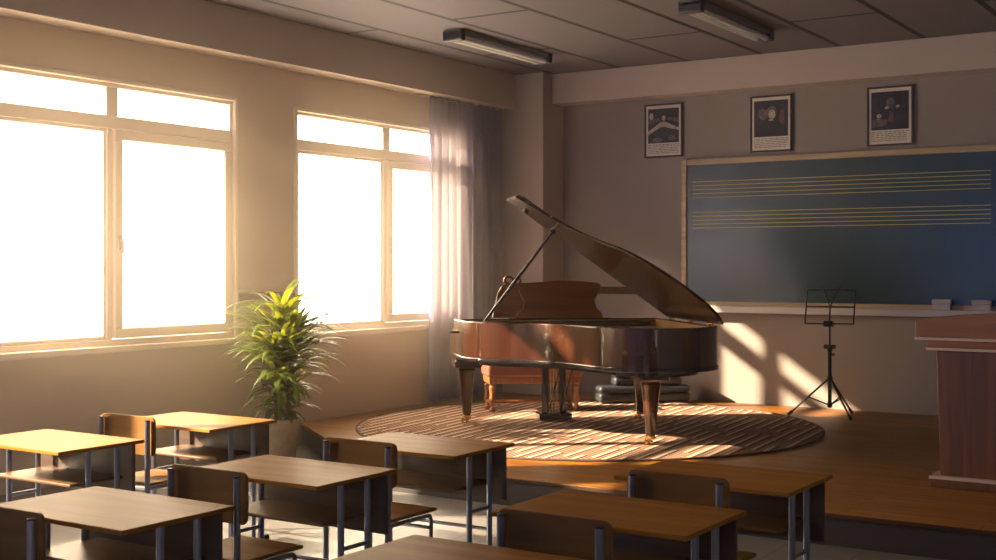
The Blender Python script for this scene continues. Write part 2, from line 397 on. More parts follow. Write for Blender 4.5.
# windows in the left wall
def window(n, y0, y1, glassmat='glass'):
    w = bpy.data.objects.new('window_%d' % n, None); C.objects.link(w); w['kind'] = 'structure'
    xa, xb = XL - 0.09, XL - 0.01          # frame depth
    ym = (y0 + y1) / 2 + 0.04
    b = BM()
    f = 0.055
    box(b, xa, xb, y0, y1, WZ1 - f, WZ1); box(b, xa, xb, y0, y1, WZ0, WZ0 + f)
    box(b, xa, xb, y0, y0 + f, WZ0 + f, WZ1 - f); box(b, xa, xb, y1 - f, y1, WZ0 + f, WZ1 - f)
    box(b, xa, xb, y0 + f, y1 - f, 2.812, 2.918)                      # transom
    box(b, xa, xb, ym - 0.065, ym + 0.055, 2.918, WZ1 - f)              # toplight mullion
    box(b, xa, xb, ym - 0.06, ym + 0.0, WZ0 + f, 2.812)               # mullion
    obj('window_frame', b, 'frame_win', w, bevel=0.008)
    # casing on the wall face
    b = BM(); c = 0.018
    box(b, XL - 0.02, XL + 0.025, y0 - c, y0 + 0.02, WZ0 - 0.02, WZ1 + c); box(b, XL - 0.02, XL + 0.025, y1 - 0.02, y1 + c, WZ0 - 0.02, WZ1 + c)
    box(b, XL - 0.02, XL + 0.025, y0 + 0.02, y1 - 0.02, WZ1 - 0.02, WZ1 + c)
    obj('window_casing', b, 'frame_win', w, bevel=0.008)
    b = BM(); box(b, XL - 0.02, XL + 0.06, y0 - 0.05, y1 + 0.05, WZ0 - 0.05, WZ0 + 0.005); obj('window_sill', b, 'frame_win', w, bevel=0.01)
    # fixed left light
    b = BM(); s = 0.03
    box(b, xa + .01, xb - .01, y0 + f, ym - 0.06, WZ0 + f, WZ0 + f + s); box(b, xa + .01, xb - .01, y0 + f, ym - 0.06, 2.812 - s, 2.812)
    box(b, xa + .01, xb - .01, y0 + f, y0 + f + s, WZ0 + f + s, 2.812 - s); box(b, xa + .01, xb - .01, ym - 0.06 - s, ym - 0.06, WZ0 + f + s, 2.812 - s)
    obj('fixed_sash', b, 'frame_win', w, bevel=0.006)
    # opening right sash
    b = BM(); s = 0.085; xc = xb + 0.018; za, zb = WZ0 + f + 0.005, 2.808; ya, yb = ym + 0.006, y1 - f + 0.01
    box(b, xa + .02, xc, ya, yb, za, za + s); box(b, xa + .02, xc, ya, yb, zb - s, zb)
    box(b, xa + .02, xc, ya, ya + s, za + s, zb - s); box(b, xa + .02, xc, yb - s, yb, za + s, zb - s)
    sash = obj('opening_sash', b, 'frame_win', w, bevel=0.01)
    b = BM(); yh = ya + s * 0.5
    box(b, xc, xc + 0.012, yh - 0.014, yh + 0.014, 1.83, 1.95)
    tube(b, [(xc + 0.01, yh, 1.91), (xc + 0.045, yh, 1.91), (xc + 0.05, yh, 1.90), (xc + 0.05, yh, 1.80)], 0.009, 8)
    obj('window_handle', b, 'tray', sash, bevel=0.002)
    # panes
    xg = XL - 0.055
    for (p0, p1, z0, z1) in ((y0 + f, ym - 0.065, 2.918, WZ1 - f), (ym + 0.055, y1 - f, 2.918, WZ1 - f), (y0 + f + .03, ym - 0.09, WZ0 + f + .03, 2.782), (ya + s, yb - s, za + s, zb - s)):
        b = BM(); box(b, xg - 0.003, xg + 0.003, p0 - .008, p1 + .008, z0 - .008, z1 + .008); obj('pane', b, glassmat, w)
    return w
for i, (y0, y1) in enumerate(WINS): window(i + 1, y0, y1)
for i, (y0, y1) in enumerate(RW):  # unseen right windows, added as openings for the warm fill
    w = bpy.data.objects.new('window_%d' % (i + 4), None); C.objects.link(w); w['kind'] = 'structure'
    b = BM(); f = 0.06
    for q in range(3):
        yy = y0 + (y1 - y0 - f) * q / 2; box(b, XR + .04, XR + .1, yy, yy + f, RZ0, RZ1)
    box(b, XR + .04, XR + .1, y0 + f, y1 - f, RZ0, RZ0 + f); box(b, XR + .04, XR + .1, y0 + f, y1 - f, RZ1 - f, RZ1)
    obj('window_frame', b, 'frame_win', w, bevel=0.006)
    b = BM(); box(b, XR + .067, XR + .073, y0 + .03, y1 - .03, RZ0 + .03, RZ1 - .03); obj('pane', b, 'glass', w)

for i, (x0, x1) in enumerate(FW):  # unseen rear windows, added as openings for the blue fill
    w = bpy.data.objects.new('window_%d' % (i + 6), None); C.objects.link(w); w['kind'] = 'structure'
    b = BM(); f = 0.06
    for q in range(3):
        xx = x0 + (x1 - x0 - f) * q / 2; box(b, xx, xx + f, YF - .1, YF - .04, FZ0, FZ1)
    box(b, x0 + f, x1 - f, YF - .1, YF - .04, FZ0, FZ0 + f); box(b, x0 + f, x1 - f, YF - .1, YF - .04, FZ1 - f, FZ1)
    obj('window_frame', b, 'frame_win', w, bevel=0.006)
    b = BM(); box(b, x0 + .03, x1 - .03, YF - .073, YF - .067, FZ0 + .03, FZ1 - .03); obj('pane', b, 'glass', w)

# curtain
def curtain():
    b = BM(); ny, nz = 150, 26
    y0, y1 = 10.97, 12.44
    g = []
    for j in range(nz + 1):
        v = j / nz; z = SZ + 0.03 + (3.545 - SZ - 0.03) * v
        row = []
        for i in range(ny + 1):
            u = i / ny
            y = y0 + (y1 - y0) * u
            ph = 2 * PI * (u * 8.5 + 0.35 * math.sin(u * 7.0))
            amp = 0.035 + 0.012 * math.sin(u * 11 + 1) + 0.012 * (1 - v)
            x = -8.035 + amp * math.sin(ph + 0.25 * math.sin(v * 3 + u * 5)) + 0.008 * math.sin(ph * 2.3 + v * 2)
            row.append(b.verts.new((x, y + 0.012 * math.cos(ph), z)))
        g.append(row)
    for j in range(nz):
        for i in range(ny): b.faces.new((g[j][i], g[j][i + 1], g[j + 1][i + 1], g[j + 1][i]))
    t = thing('curtain', 'sheer lavender curtain hanging in folds beside the far window', 'curtain', (-8.035, 11.7, SZ))
    o = obj('curtain_cloth', b, 'sheer', t, smooth=True); o.location = (8.035, -11.7, -SZ)
    b = BM(); tube(b, [(0, -0.9, 3.545 - SZ - .012), (0, 0.74, 3.545 - SZ - .012)], 0.012, 8); obj('curtain_rail', b, 'tray', t, smooth=True)
curtain()

# ------------------------------------------------------------------ ceiling lamps
def lamp(x, label):
    t = thing('ceiling_light', label, 'ceiling light', (x, 10.6, ZC), group='ceiling lights')
    h = 0.85
    b = BM(); prism(b, [(-0.09, -h), (0.09, -h), (0.09, h), (-0.09, h)], -0.05, 0.0); obj('lamp_body', b, 'lamp_body', t, bevel=0.006)
    for s in (-1, 1):
        b = BM(); y0, y1 = sorted((s * h, s * (h - 0.07)))
        prism(b, [(-0.115, y0), (0.115, y0), (0.115, y1), (-0.115, y1)], -0.115, -0.002); obj('end_cap', b, 'lamp_cap', t, bevel=0.02)
    for s in (-1, 1):
        b = BM(); tube(b, [(s * 0.05, -h + 0.05, -0.082), (s * 0.05, h - 0.05, -0.082)], 0.026, 14); obj('fluorescent_tube', b, 'lamp_tube', t, smooth=True)
lamp(-6.87, 'unlit twin tube ceiling light nearest the curtain and left beam')
lamp(-4.42, 'unlit twin tube ceiling light farther from the windows, above the blackboard side')

# ------------------------------------------------------------------ blackboard, tray, erasers, portraits
t = thing('blackboard', 'dark green blackboard with two yellow music staves on the back wall', 'blackboard', (-4.15, YB, 1.25))
bx0, bx1 = -5.955 + 4.15, -2.30 + 4.15
b = BM(); box(b, bx0 + .05, bx1 - .05, -0.03, 0, 0.02, 1.585); obj('writing_surface', b, 'board', t)
b = BM(); fy = -0.05
box(b, bx0, bx0 + .065, fy, 0, 0.01, 1.64); box(b, bx1 - .065, bx1, fy, 0, 0.01, 1.64)
box(b, bx0 + .065, bx1 - .065, fy, 0, 1.575, 1.64); box(b, bx0 + .065, bx1 - .065, fy, 0, 0.0, 0.06)
obj('board_frame', b, 'board_frame', t, bevel=0.008)
b = BM(); box(b, bx0 - .02, bx1 + .02, -0.13, 0, -0.055, -0.0); box(b, bx0 - .02, bx1 + .02, -0.135, -0.115, -0.06, 0.015); obj('chalk_tray', b, 'tray', t, bevel=0.008)
for z0 in (2.462 - 1.25, 2.122 - 1.25):
    b = BM()
    for k in range(5): box(b, bx0 + 0.13, -2.655 + 4.15, -0.0325, -0.029, z0 + k * 0.0437 - .0032, z0 + k * 0.0437 + .0032)
    obj('music_staff', b, 'staff', t)
def eraser(x, label):
    t = thing('board_eraser', label, 'eraser', (x, YB - 0.088, 1.2505), group='board erasers')
    b = BM(); box(b, -0.09, 0.09, -0.025, 0.025, 0, 0.07); obj('felt_pad', b, 'eraser_felt', t, bevel=0.008)
    b = BM(); box(b, -0.095, 0.095, -0.028, 0.028, 0.07, 0.118); obj('grip', b, 'eraser_back', t, bevel=0.012)
eraser(-3.11, 'grey felt eraser on the chalk tray, between music stand and lectern')
eraser(-2.73, 'grey felt eraser on the chalk tray, directly above the lectern top')

def portrait(x, kind, label):
    t = thing('framed_portrait', label, 'picture', (x, YB, 2.93), group='framed portraits above the blackboard')
    w, h, f = 0.236, 0.61, 0.02
    b = BM()
    box(b, -w, w, -0.03, -0.005, 0, f); box(b, -w, w, -0.03, -0.005, h - f, h); box(b, -w, -w + f, -0.03, -0.005, f, h - f); box(b, w - f, w, -0.03, -0.005, f, h - f)
    obj('picture_frame', b, 'pic_frame', t, bevel=0.005)
    b = BM(); box(b, -w + .012, w - .012, -0.018, -0.004, .012, h - .012); sh = obj('print_sheet', b, 'paper', t)
    y = -0.0195
    def poly(name, pts, mat, dy=0.0):
        bb = BM(); loft(bb, [(px, y - dy, pz) for px, pz in pts], [(px, y - dy + 0.0015, pz) for px, pz in pts]); return obj(name, bb, mat, sh)
    def ell(cx, cz, rx, rz, n=20): return [(cx + rx * math.cos(2 * PI * k / n), cz + rz * math.sin(2 * PI * k / n)) for k in range(n)]
    x0, x1, z0, z1 = -w + .045, w - .045, 0.165, h - 0.055
    poly('picture_field', [(x0, z0), (x1, z0), (x1, z1), (x0, z1)], 'pic_dark')
    if kind == 0:
        poly('picture_shape', [(x0, .30), (-.03, .40), (.03, .40), (x1, .33), (x1, .30), (.02, .345), (-.03, .345), (x0, .26)], 'pic_pale', .001)
        poly('picture_shape', ell(0.005, .445, .022, .03), 'pic_pale', .002)
        poly('picture_shape', ell(-.15, .47, .025, .04), 'pic_pale', .001)
        poly('picture_shape', [(x0, .38), (-.06, .42), (-.05, .45), (x0, .43)], 'pic_mid', .0005)
        poly('picture_shape', [(.05, .42), (x1, .39), (x1, .44), (.05, .46)], 'pic_mid', .0005)
        poly('picture_shape', ell(-.08, .20, .07, .025), 'pic_mid', .0005); poly('picture_shape', ell(.10, .22, .05, .03), 'pic_mid', .0005)
    elif kind == 1:
        poly('picture_shape', ell(-.09, .41, .055, .06), 'pic_mid', .0005)
        poly('picture_shape', [(x0 + .01, z0 + .01), (x1 - .01, z0 + .01), (.13, .29), (.04, .345), (-.05, .345), (-.14, .28)], 'pic_field', .0007)
        poly('picture_shape', ell(.008, .425, .058, .072), 'pic_mid', .0009)
        poly('picture_shape', ell(.012, .405, .040, .050), 'pic_pale', .0012)
        poly('picture_shape', [(-.028, .335), (.035, .335), (.028, .352), (-.02, .352)], 'pic_pale', .0014)
        poly('picture_shape', ell(.125, .37, .03, .085), 'pic_red', .0005)
    else:
        poly('picture_shape', ell(.005, .44, .042, .05), 'pic_mid', .001)
        poly('picture_shape', ell(-.03, .39, .022, .014), 'pic_pale', .001); poly('picture_shape', ell(.08, .40, .022, .013), 'pic_pale', .001)
        poly('picture_shape', [(x0 + .005, .19), (-.03, .21), (-.03, .27), (-.12, .29), (x0 + .01, .27)], 'pic_mid', .0005)
        poly('picture_shape', ell(-.11, .31, .025, .02), 'pic_pale', .0015)
        poly('picture_shape', [(-.02, .25), (.03, .24), (.04, .34), (.0, .36)], 'pic_red', .0005)
    b = BM(); rr = random.Random(kind)
    for k in range(6):
        z = 0.142 - k * 0.0185; xx = x0
        while xx < x1 - 0.02:
            ln = rr.uniform(.012, .05); box(b, xx, min(xx + ln, x1), y, y + .001, z, z + .007); xx += ln + rr.uniform(.005, .012)
    o = obj('caption', b, 'ink', sh); o['kind'] = 'stuff'
portrait(-6.187, 0, 'framed print with a pale peaked shape, nearest the corner pillar')
portrait(-4.914, 1, 'framed dark print with a pale face, middle of three above the blackboard')
portrait(-3.642, 2, 'framed dark print with pale paper low down, farthest from the windows')

# ------------------------------------------------------------------ rug
b = BM(); n = 96; pts = [(2.15 * math.cos(2 * PI * k / n), 2.15 * math.sin(2 * PI * k / n)) for k in range(n)]
prism(b, pts, 0, 0.009)
rug = thing('rug', 'round red-brown rug with light woven dashes under the piano', 'rug', (-5.72, 10.32, SZ))
obj('rug_field', b, 'rug', rug)
b = BM(); tube(b, [(2.15 * math.cos(2 * PI * k / n), 2.15 * math.sin(2 * PI * k / n), 0.008) for k in range(n + 1)], 0.010, 8, caps=False); obj('rug_binding', b, 'rug_edge', rug, smooth=True)
RZ = SZ + 0.010

# ------------------------------------------------------------------ grand piano (local x: along the keyboard, local -y: towards the tail)
pang = math.atan2(0.674, 0.7386)
P = thing('grand_piano', 'glossy dark red-brown grand piano with raised lid on the rug', 'piano', (-6.747, 9.825, RZ), pang)
ZB, ZT = 0.64, 0.99
curve = [(-.12, .05), (-.12, .35), (-.095, .56), (-.01, .74), (.13, .86), (.31, .97), (.50, 1.13), (.65, 1.36), (.755, 1.60), (.85, 1.84), (.98, 2.01), (1.16, 2.11), (1.36, 2.145), (1.56, 2.11), (1.72, 2.00), (1.845, 1.83), (1.885, 1.60)]
out = catmull(curve, 6) + [(1.885, .05)]
def offset(poly, d):
    n = len(poly); res = []
    for i in range(n):
        p0, p1, p2 = Vector(poly[i - 1]), Vector(poly[i]), Vector(poly[(i + 1) % n])
        e1 = (p1 - p0).normalized(); e2 = (p2 - p1).normalized()
        n1 = Vector((e1.y, -e1.x)); n2 = Vector((e2.y, -e2.x)); m = (n1 + n2); m.normalize()
        k = d / max(0.5, m.dot(n1)); res.append(tuple(p1 + m * k))
    return res
inn = offset(out, 0.055)
if not (min(p[0] for p in inn) > -0.12): inn = offset(out, -0.055)
def ring(bm, o_, i_, z0, z1):
    n = len(o_)
    A = [bm.verts.new((p[0], -p[1], z0)) for p in o_]; B = [bm.verts.new((p[0], -p[1], z1)) for p in o_]
    D = [bm.verts.new((p[0], -p[1], z0)) for p in i_]; E = [bm.verts.new((p[0], -p[1], z1)) for p in i_]
    for i in range(n):
        j = (i + 1) % n
        bm.faces.new((A[i], A[j], B[j], B[i])); bm.faces.new((D[j], D[i], E[i], E[j])); bm.faces.new((B[i], B[j], E[j], E[i])); bm.faces.new((A[j], A[i], D[i], D[j]))
b = BM(); ring(b, out, inn, ZB, ZT); obj('rim', b, 'piano', P, bevel=0.006, smooth=True)
mol = offset(out, -0.012 if inn == offset(out, 0.055) else 0.012)
b = BM(); ring(b, mol, inn, ZB - 0.005, ZB + 0.028); obj('rim_moulding', b, 'piano_dark', P, bevel=0.005, smooth=True)
inl = [tuple(Vector(p) * 1.0) for p in inn]
inn2 = offset(inn, 0.012 if inn == offset(out, 0.055) else -0.012)
b = BM(); ring(b, inn, inn2, ZT - 0.16, ZT - 0.012); obj('inner_rim', b, 'maple', P, smooth=True)
b = BM(); prism(b, [(p[0], -p[1]) for p in reversed(inn2)], ZT - 0.15, ZT - 0.13); obj('soundboard', b, 'maple', P)
pl = offset(inn2, 0.05 if inn == offset(out, 0.055) else -0.05)
b = BM(); prism(b, [(p[0], -p[1]) for p in reversed(pl)], ZT - 0.125, ZT - 0.10); 
for k in range(5): tube(b, [(0.15 + .35 * k, -0.22, ZT - .085), (0.72 + .24 * k, -1.2 - .16 * k, ZT - .085)], 0.016, 8)
obj('iron_plate', b, 'gold', P, bevel=0.006)
b = BM()
for k in range(60):
    a = 0.05 + k * 0.0285; e = min(1.9, 0.55 + k * 0.026)
    tube(b, [(a, -0.16, ZT - .07), (min(1.72, a * .7 + .52), -e, ZT - .07)], 0.0012, 4, caps=False)
s_ = obj('strings', b, 'string', P); s_['kind'] = 'stuff'
# under-frame
und = offset(out, 0.16 if inn == offset(out, 0.055) else -0.16)
b = BM(); prism(b, [(p[0], -p[1]) for p in reversed(und)], ZB - 0.05, ZB); obj('underframe', b, 'piano_dark', P, bevel=0.01)
# keyboard end
b = BM(); box(b, -0.10, 1.83, -0.05, 0.38, ZB - 0.02, ZB + 0.05); obj('keybed', b, 'piano', P, bevel=0.012)
for x0, x1 in ((-0.12, -0.02), (1.75, 1.885)):
    b = BM(); pr = [(-.05, ZB), (.33, ZB), (.355, ZB + .05), (.35, ZB + .15), (.30, ZB + .20), (.18, ZB + .22), (.08, ZB + .27), (.02, ZT), (-.05, ZT)]
    loft(b, [(x0, y, z) for y, z in pr], [(x1, y, z) for y, z in pr]); obj('key_cheek', b, 'piano', P, bevel=0.008)
b = BM(); box(b, -0.02, 1.75, 0.34, 0.375, ZB + .05, ZB + .085); obj('key_slip', b, 'piano', P, bevel=0.005)
b = BM()
kw = 1.60 / 52
for k in range(52): box(b, 0.065 + k * kw, 0.065 + (k + 1) * kw - 0.0015, 0.10, 0.335, ZB + .06, ZB + .098)
obj('white_keys', b, 'ivory', P, bevel=0.002)
b = BM()
for k in range(51):
    if (k % 7) in (0, 2, 3, 5, 6): box(b, 0.065 + (k + 1) * kw - 0.009, 0.065 + (k + 1) * kw + 0.009, 0.10, 0.23, ZB + .095, ZB + .115)
obj('black_keys', b, 'ebony', P, bevel=0.002)
b = BM(); pr = [(.02, ZB + .10), (.09, ZB + .10), (.075, ZB + .17), (.05, ZB + .25), (.02, ZB + .26)]
loft(b, [(-0.02, y, z) for y, z in pr], [(1.75, y, z) for y, z in pr]); obj('fallboard', b, 'piano_dark', P, bevel=0.006)
b = BM(); box(b, -0.02, 1.75, -0.20, 0.02, ZT - 0.07, ZT - 0.02); obj('tuning_block_cover', b, 'piano', P, bevel=0.006)
# lid
phi = math.radians(35.3); hx, hz = 1.885, ZT + 0.012
def lidp(w, bb, t): return (hx - w * math.cos(phi) + t * math.sin(phi) * 1.0, -bb, hz + w * math.sin(phi) + t * math.cos(phi))
lid_o = offset(out, -0.025 if inn == offset(out, 0.055) else 0.025)
lidpts = [(hx - max(p[0], -.02), p[1]) for p in lid_o if p[1] > 0.30 and p[0] < 1.87]
lidpts = [(hx + .02, 0.30)] + lidpts + [(0.0, lidpts[-1][1]), (0.0, 0.30)]
b = BM(); loft(b, [lidp(w, y, 0) for w, y in lidpts], [lidp(w, y, 0.024) for w, y in lidpts]); lid = obj('lid', b, 'piano_lid', P, bevel=0.006)
b = BM()
fl = [(0.02, .32), (1.89, .32), (1.89, .66), (1.84, .78), (0.02, .78)]
loft(b, [lidp(w, y, 0.030) for w, y in fl], [lidp(w, y, 0.052) for w, y in fl]); obj('lid_flap', b, 'piano_dark', P, bevel=0.006)
for y in (.5, 1.1, 1.6):
    b = BM(); tube(b, [(1.86, -y + .06, ZT + .008), (1.86, -y - .06, ZT + .008)], 0.010, 8); obj('lid_hinge', b, 'brass', P, smooth=True)
ax_ = Vector(lidp(0, 0, 0.012)) - Vector(lidp(0, 0, 0))
for w_, y_ in ((1.40, .45), (1.72, .47)):
    c = Vector(lidp(w_, y_, -0.008)); b = BM(); tube(b, [c + ax_, c - ax_], 0.028, 14); obj('prop_cup', b, 'piano_dark', lid, smooth=True)
top = Vector(lidp(1.40, .45, -0.012)); bot = Vector((0.10, -0.40, ZT - 0.02))
b = BM(); tube(b, [bot, bot.lerp(top, .5), top], [0.012, 0.016, 0.011], 10); obj('lid_prop', b, 'piano_dark', P, smooth=True)
# music desk
md = [(.46, 0), (.47, .05), (.53, .09), (.545, .16), (.50, .25), (.475, .31), (.50, .335), (.70, .345), (.88, .36), (1.05, .36), (1.22, .345), (1.29, .335), (1.305, .30), (1.275, .24), (1.235, .17), (1.25, .10), (1.30, .05), (1.31, 0)]
sl = 0.18
b = BM(); loft(b, [(x, -0.07 + z * sl, ZT + z) for x, z in md], [(x, -0.045 + z * sl, ZT + z) for x, z in md]); obj('music_desk', b, 'piano_red', P, bevel=0.006)
b = BM(); box(b, .40, 1.38, -0.11, 0.0, ZT - 0.022, ZT + 0.004); obj('desk_ledge', b, 'piano_dark', P, bevel=0.004)
sw = [(.25, 0), (.26, .08), (.285, .16), (.30, .24), (.34, .31), (.42, .34), (.56, .335), (.58, 0)]
b = BM(); loft(b, [(x, 0.03, ZT + z) for x, z in sw], [(x, 0.05, ZT + z) for x, z in sw]); obj('desk_wing', b, 'piano_red', P, bevel=0.006)
b = BM()
for (cx_, cz_, r0, turns, sg) in ((.40, .355, .055, 1.6, 1), (.50, .35, .045, 1.5, -1)):
    tube(b, [(cx_ + sg * (r0 * (1 - k / 30)) * math.cos(k / 24 * turns * PI), 0.04, ZT + cz_ + (r0 * (1 - k / 30)) * math.sin(k / 24 * turns * PI)) for k in range(25)], 0.013, 8)
obj('scroll_carving', b, 'piano_red', P, smooth=True)
# legs
def pleg(a, bb):
    b = BM(); prism(b, [(a - .13, -bb - .13), (a + .13, -bb - .13), (a + .13, -bb + .13), (a - .13, -bb + .13)], ZB - .11, ZB - .03)
    g = obj('leg', b, 'piano', P, bevel=0.02)
    b = BM(); lathe(b, [(.035, .075), (.042, .10), (.062, .33), (.078, .47), (.085, .505), (.075, .52), (.095, .535), (.10, ZB - .10)], a, -bb, 20); obj('leg_shaft', b, 'piano', g, smooth=True)
    b = BM(); lathe(b, [(.036, .05), (.040, .055), (.040, .075), (.030, .082)], a, -bb, 16)
    for s in (-1, 1): tube(b, [(a - .02 + s * .028, -bb + .012, .028), (a - .02 + s * .010, -bb + .012, .028)], 0.028, 14)
    tube(b, [(a - .055, -bb + .012, .028), (a + .02, -bb + .012, .028)], 0.008, 8); tube(b, [(a - .015, -bb, .028), (a, -bb, .055)], .014, 8)
    obj('caster', b, 'brass', g, smooth=True)
pleg(0.0, 0.0); pleg(1.70, 0.0); pleg(1.31, 1.695)
# lyre
ly = BM(); box(ly, .70, 1.02, -0.02, 0.20, 0.02, 0.075); lyre = obj('pedal_lyre', ly, 'piano_dark', P, bevel=0.012)
for x in (.775, .945):
    b = BM(); box(b, x - .03, x + .03, 0.06, 0.12, .075, ZB - .02); obj('lyre_post', b, 'piano_dark', lyre, bevel=0.01)
for x in (.83, .86, .89):
    b = BM(); tube(b, [(x, 0.09, .07), (x, 0.09, ZB - .02)], 0.006, 8); obj('pedal_rod', b, 'brass', lyre, smooth=True)
    b = BM(); box(b, x - .012, x + .012, 0.18, 0.31, .03, .042); obj('pedal', b, 'brass', lyre, bevel=0.005)
b = BM(); tube(b, [(.80, .06, .09), (.83, -.42, ZB - .04)], .009, 8); tube(b, [(.92, .06, .09), (.95, -.42, ZB - .04)], .009, 8); obj('lyre_brace', b, 'piano_dark', lyre, smooth=True)

# ------------------------------------------------------------------ piano bench
bl, bw = 0.50, 0.22
Bn = thing('piano_bench', 'padded red-brown leather piano bench with turned wooden legs behind the piano', 'bench', (-6.747 + .82 * .7386 - 1.02 * .674, 9.825 + .82 * .674 + 1.02 * .7386, RZ), pang)
b = BM(); box(b, -bl, bl, -bw, bw, .35, .495)
o = obj('seat_pad', b, 'leather', Bn, bevel=0.035, seg=4)
b = BM(); box(b, -bl + .02, bl - .02, -bw + .02, bw - .02, .285, .355); obj('apron', b, 'bench_wood', Bn, bevel=0.008)
for sx in (-1, 1):
    for sy in (-1, 1):
        b = BM(); lathe(b, [(.030, 0), (.036, .02), (.024, .045), (.020, .07), (.034, .10), (.038, .13), (.024, .16), (.030, .22), (.036, .25), (.022, .265), (.034, .28), (.034, .30)], sx * (bl - .06), sy * (bw - .06), 16)
        obj('leg', b, 'bench_wood', Bn, smooth=True)
for sx in (-1, 1):
    b = BM(); tube(b, [(sx * (bl - .06), -bw + .06, .085), (sx * (bl - .06), bw - .06, .085)], .016, 10); obj('stretcher', b, 'bench_wood', Bn, smooth=True)
b = BM(); tube(b, [(-bl + .06, 0, .085), (bl - .06, 0, .085)], .016, 10); obj('stretcher', b, 'bench_wood', Bn, smooth=True)

# ------------------------------------------------------------------ instrument cases by the back wall
def case(cx_, cy_, z, ang, l, d, h, label):
    t = thing('instrument_case', label, 'case', (cx_, cy_, z), ang, 'instrument cases under the blackboard')
    b = BM(); box(b, -l / 2, l / 2, -d / 2, d / 2, 0.0, h * .58); obj('case_body', b, 'case', t, bevel=0.035, seg=4)
    b = BM(); box(b, -l / 2, l / 2, -d / 2, d / 2, h * .57, h); obj('case_lid', b, 'case', t, bevel=0.04, seg=4)
    b = BM(); tube(b, [(-.07, -d / 2, h * .3), (-.06, -d / 2 - .03, h * .3), (.06, -d / 2 - .03, h * .3), (.07, -d / 2, h * .3)], .009, 8); obj('handle', b, 'rubber', t, smooth=True)
    b = BM(); box(b, -l / 2 - .012, -l / 2 + .004, -.025, .025, h * .42, h * .62); obj('latch', b, 'chrome', t, bevel=0.003)
ca = math.atan2(.67, .75)
case(-6.19, 12.40, SZ + .019, ca, 1.02, .32, .18, 'larger black instrument case lying flat on the floor behind the piano')
case(-6.16, 12.43, SZ + .199, ca, .76, .27, .16, 'smaller black instrument case lying on top of the larger case')

# ------------------------------------------------------------------ music stand
S = thing('music_stand', 'black folding tripod music stand in front of the blackboard tray', 'music stand', (-4.05, 12.28, SZ))
b = BM(); tube(b, [(0, 0, .09), (0, 0, .66)], 0.019, 14); obj('lower_tube', b, 'stand', S, smooth=True)
b = BM(); tube(b, [(0, 0, .6), (0, 0, .95)], 0.010, 12); obj('upper_tube', b, 'stand', S, smooth=True)
b = BM(); tube(b, [(0, 0, .655), (0, 0, .70)], 0.026, 14); tube(b, [(-.055, 0, .695), (.055, 0, .695)], .022, 12); tube(b, [(0, 0, .62), (.05, -.02, .62)], .012, 10); obj('clamp', b, 'stand', S, smooth=True)
b = BM(); tube(b, [(0, 0, .34), (0, 0, .40)], 0.028, 14); obj('leg_hub', b, 'stand', S, smooth=True)
b = BM(); tube(b, [(0, 0, .10), (0, 0, .14)], 0.026, 14); obj('brace_hub', b, 'stand', S, smooth=True)
for fx, fy in ((-.37, -.15), (.27, -.19), (.10, .38)):
    f_ = Vector((fx, fy, .015)); h_ = Vector((fx * .05, fy * .05, .37)); m_ = h_.lerp(f_, .5)
    b = BM(); tube(b, [h_, f_], 0.010, 10); g = obj('leg', b, 'stand', S, smooth=True)
    b = BM(); d_ = (f_ - h_).normalized(); tube(b, [f_ - d_ * .05, f_ + d_ * .008], 0.016, 10); obj('rubber_foot', b, 'rubber', g, smooth=True)
    b = BM(); tube(b, [m_, (fx * .05, fy * .05, .12)], 0.007, 8); obj('brace', b, 'stand', g, smooth=True)
hv = Vector((.974, .225, 0)); bk = Vector((-.225, .974, 0)); vv = (bk * .23 + Vector((0, 0, .33)))
o0 = Vector((0, -.02, .925))
def dp(u, v): return o0 + hv * u + vv * v
b = BM()
for a_, c_ in (((-.235, 0), (.235, 0)), ((-.235, 1), (.235, 1)), ((-.235, 0), (-.235, 1)), ((.235, 0), (.235, 1)), ((-.235, .5), (.235, .5)), ((0, 0), (0, .55))): tube(b, [dp(*a_), dp(*c_)], .0075, 8)
for u in (-.235, .235): tube(b, [dp(u, 0), dp(u, 0) - bk * .05], .006, 8)
tube(b, [dp(-.235, 0) - bk * .03, dp(.235, 0) - bk * .03], .005, 8)
dk = obj('music_rack', b, 'stand', S, smooth=True)
for s in (-1, 1):
    b = BM(); tube(b, [dp(0, .5) - bk * .012, dp(s * .085, 1.1) - bk * .012], .006, 8); obj('page_holder', b, 'stand', dk, smooth=True)
b = BM(); tube(b, [o0 + Vector((-.04, 0, 0)) + hv * -.01, o0 + Vector((.04, 0, 0))], .03, 12); tube(b, [o0 - Vector((0, 0, .03)), o0 + Vector((0, 0, .03))], .02, 12); obj('rack_joint', b, 'stand', S, smooth=True)

# ------------------------------------------------------------------ lectern
Lc = thing('lectern', 'dark reddish wooden lectern with arched top and pale trim on the stage', 'lectern', (-1.62, 9.05, SZ))
def arch(w, z0, z1, z2, n=14): return [(-w, z0), (w, z0)] + [(w - 2 * w * k / n, z1 + (z2 - z1) * (1 - (1 - 2 * k / n) ** 2)) for k in range(n + 1)]
a_ = arch(.67, 1.015, 1.13, 1.19)
b = BM(); loft(b, [(x, -.30, z) for x, z in a_], [(x, -.265, z) for x, z in a_]); obj('front_crest', b, 'lectern_top', Lc, bevel=0.006)
b = BM(); loft(b, [(-.66, -.265, 1.06), (.66, -.265, 1.06), (.66, .30, .99), (-.66, .30, .99)], [(-.66, -.265, 1.10), (.66, -.265, 1.10), (.66, .30, 1.03), (-.66, .30, 1.03)]); obj('reading_top', b, 'lectern_top', Lc, bevel=0.005)
b = BM(); box(b, -.675, .675, -.305, -.26, .995, 1.015); obj('trim_strip', b, 'lectern_trim', Lc, bevel=0.004)
b = BM(); box(b, -.60, .60, -.28, .26, .945, .995); obj('moulding', b, 'lectern_top', Lc, bevel=0.006)
b = BM(); box(b, -.605, .605, -.285, .262, .925, .945); obj('trim_strip', b, 'lectern_trim', Lc, bevel=0.004)
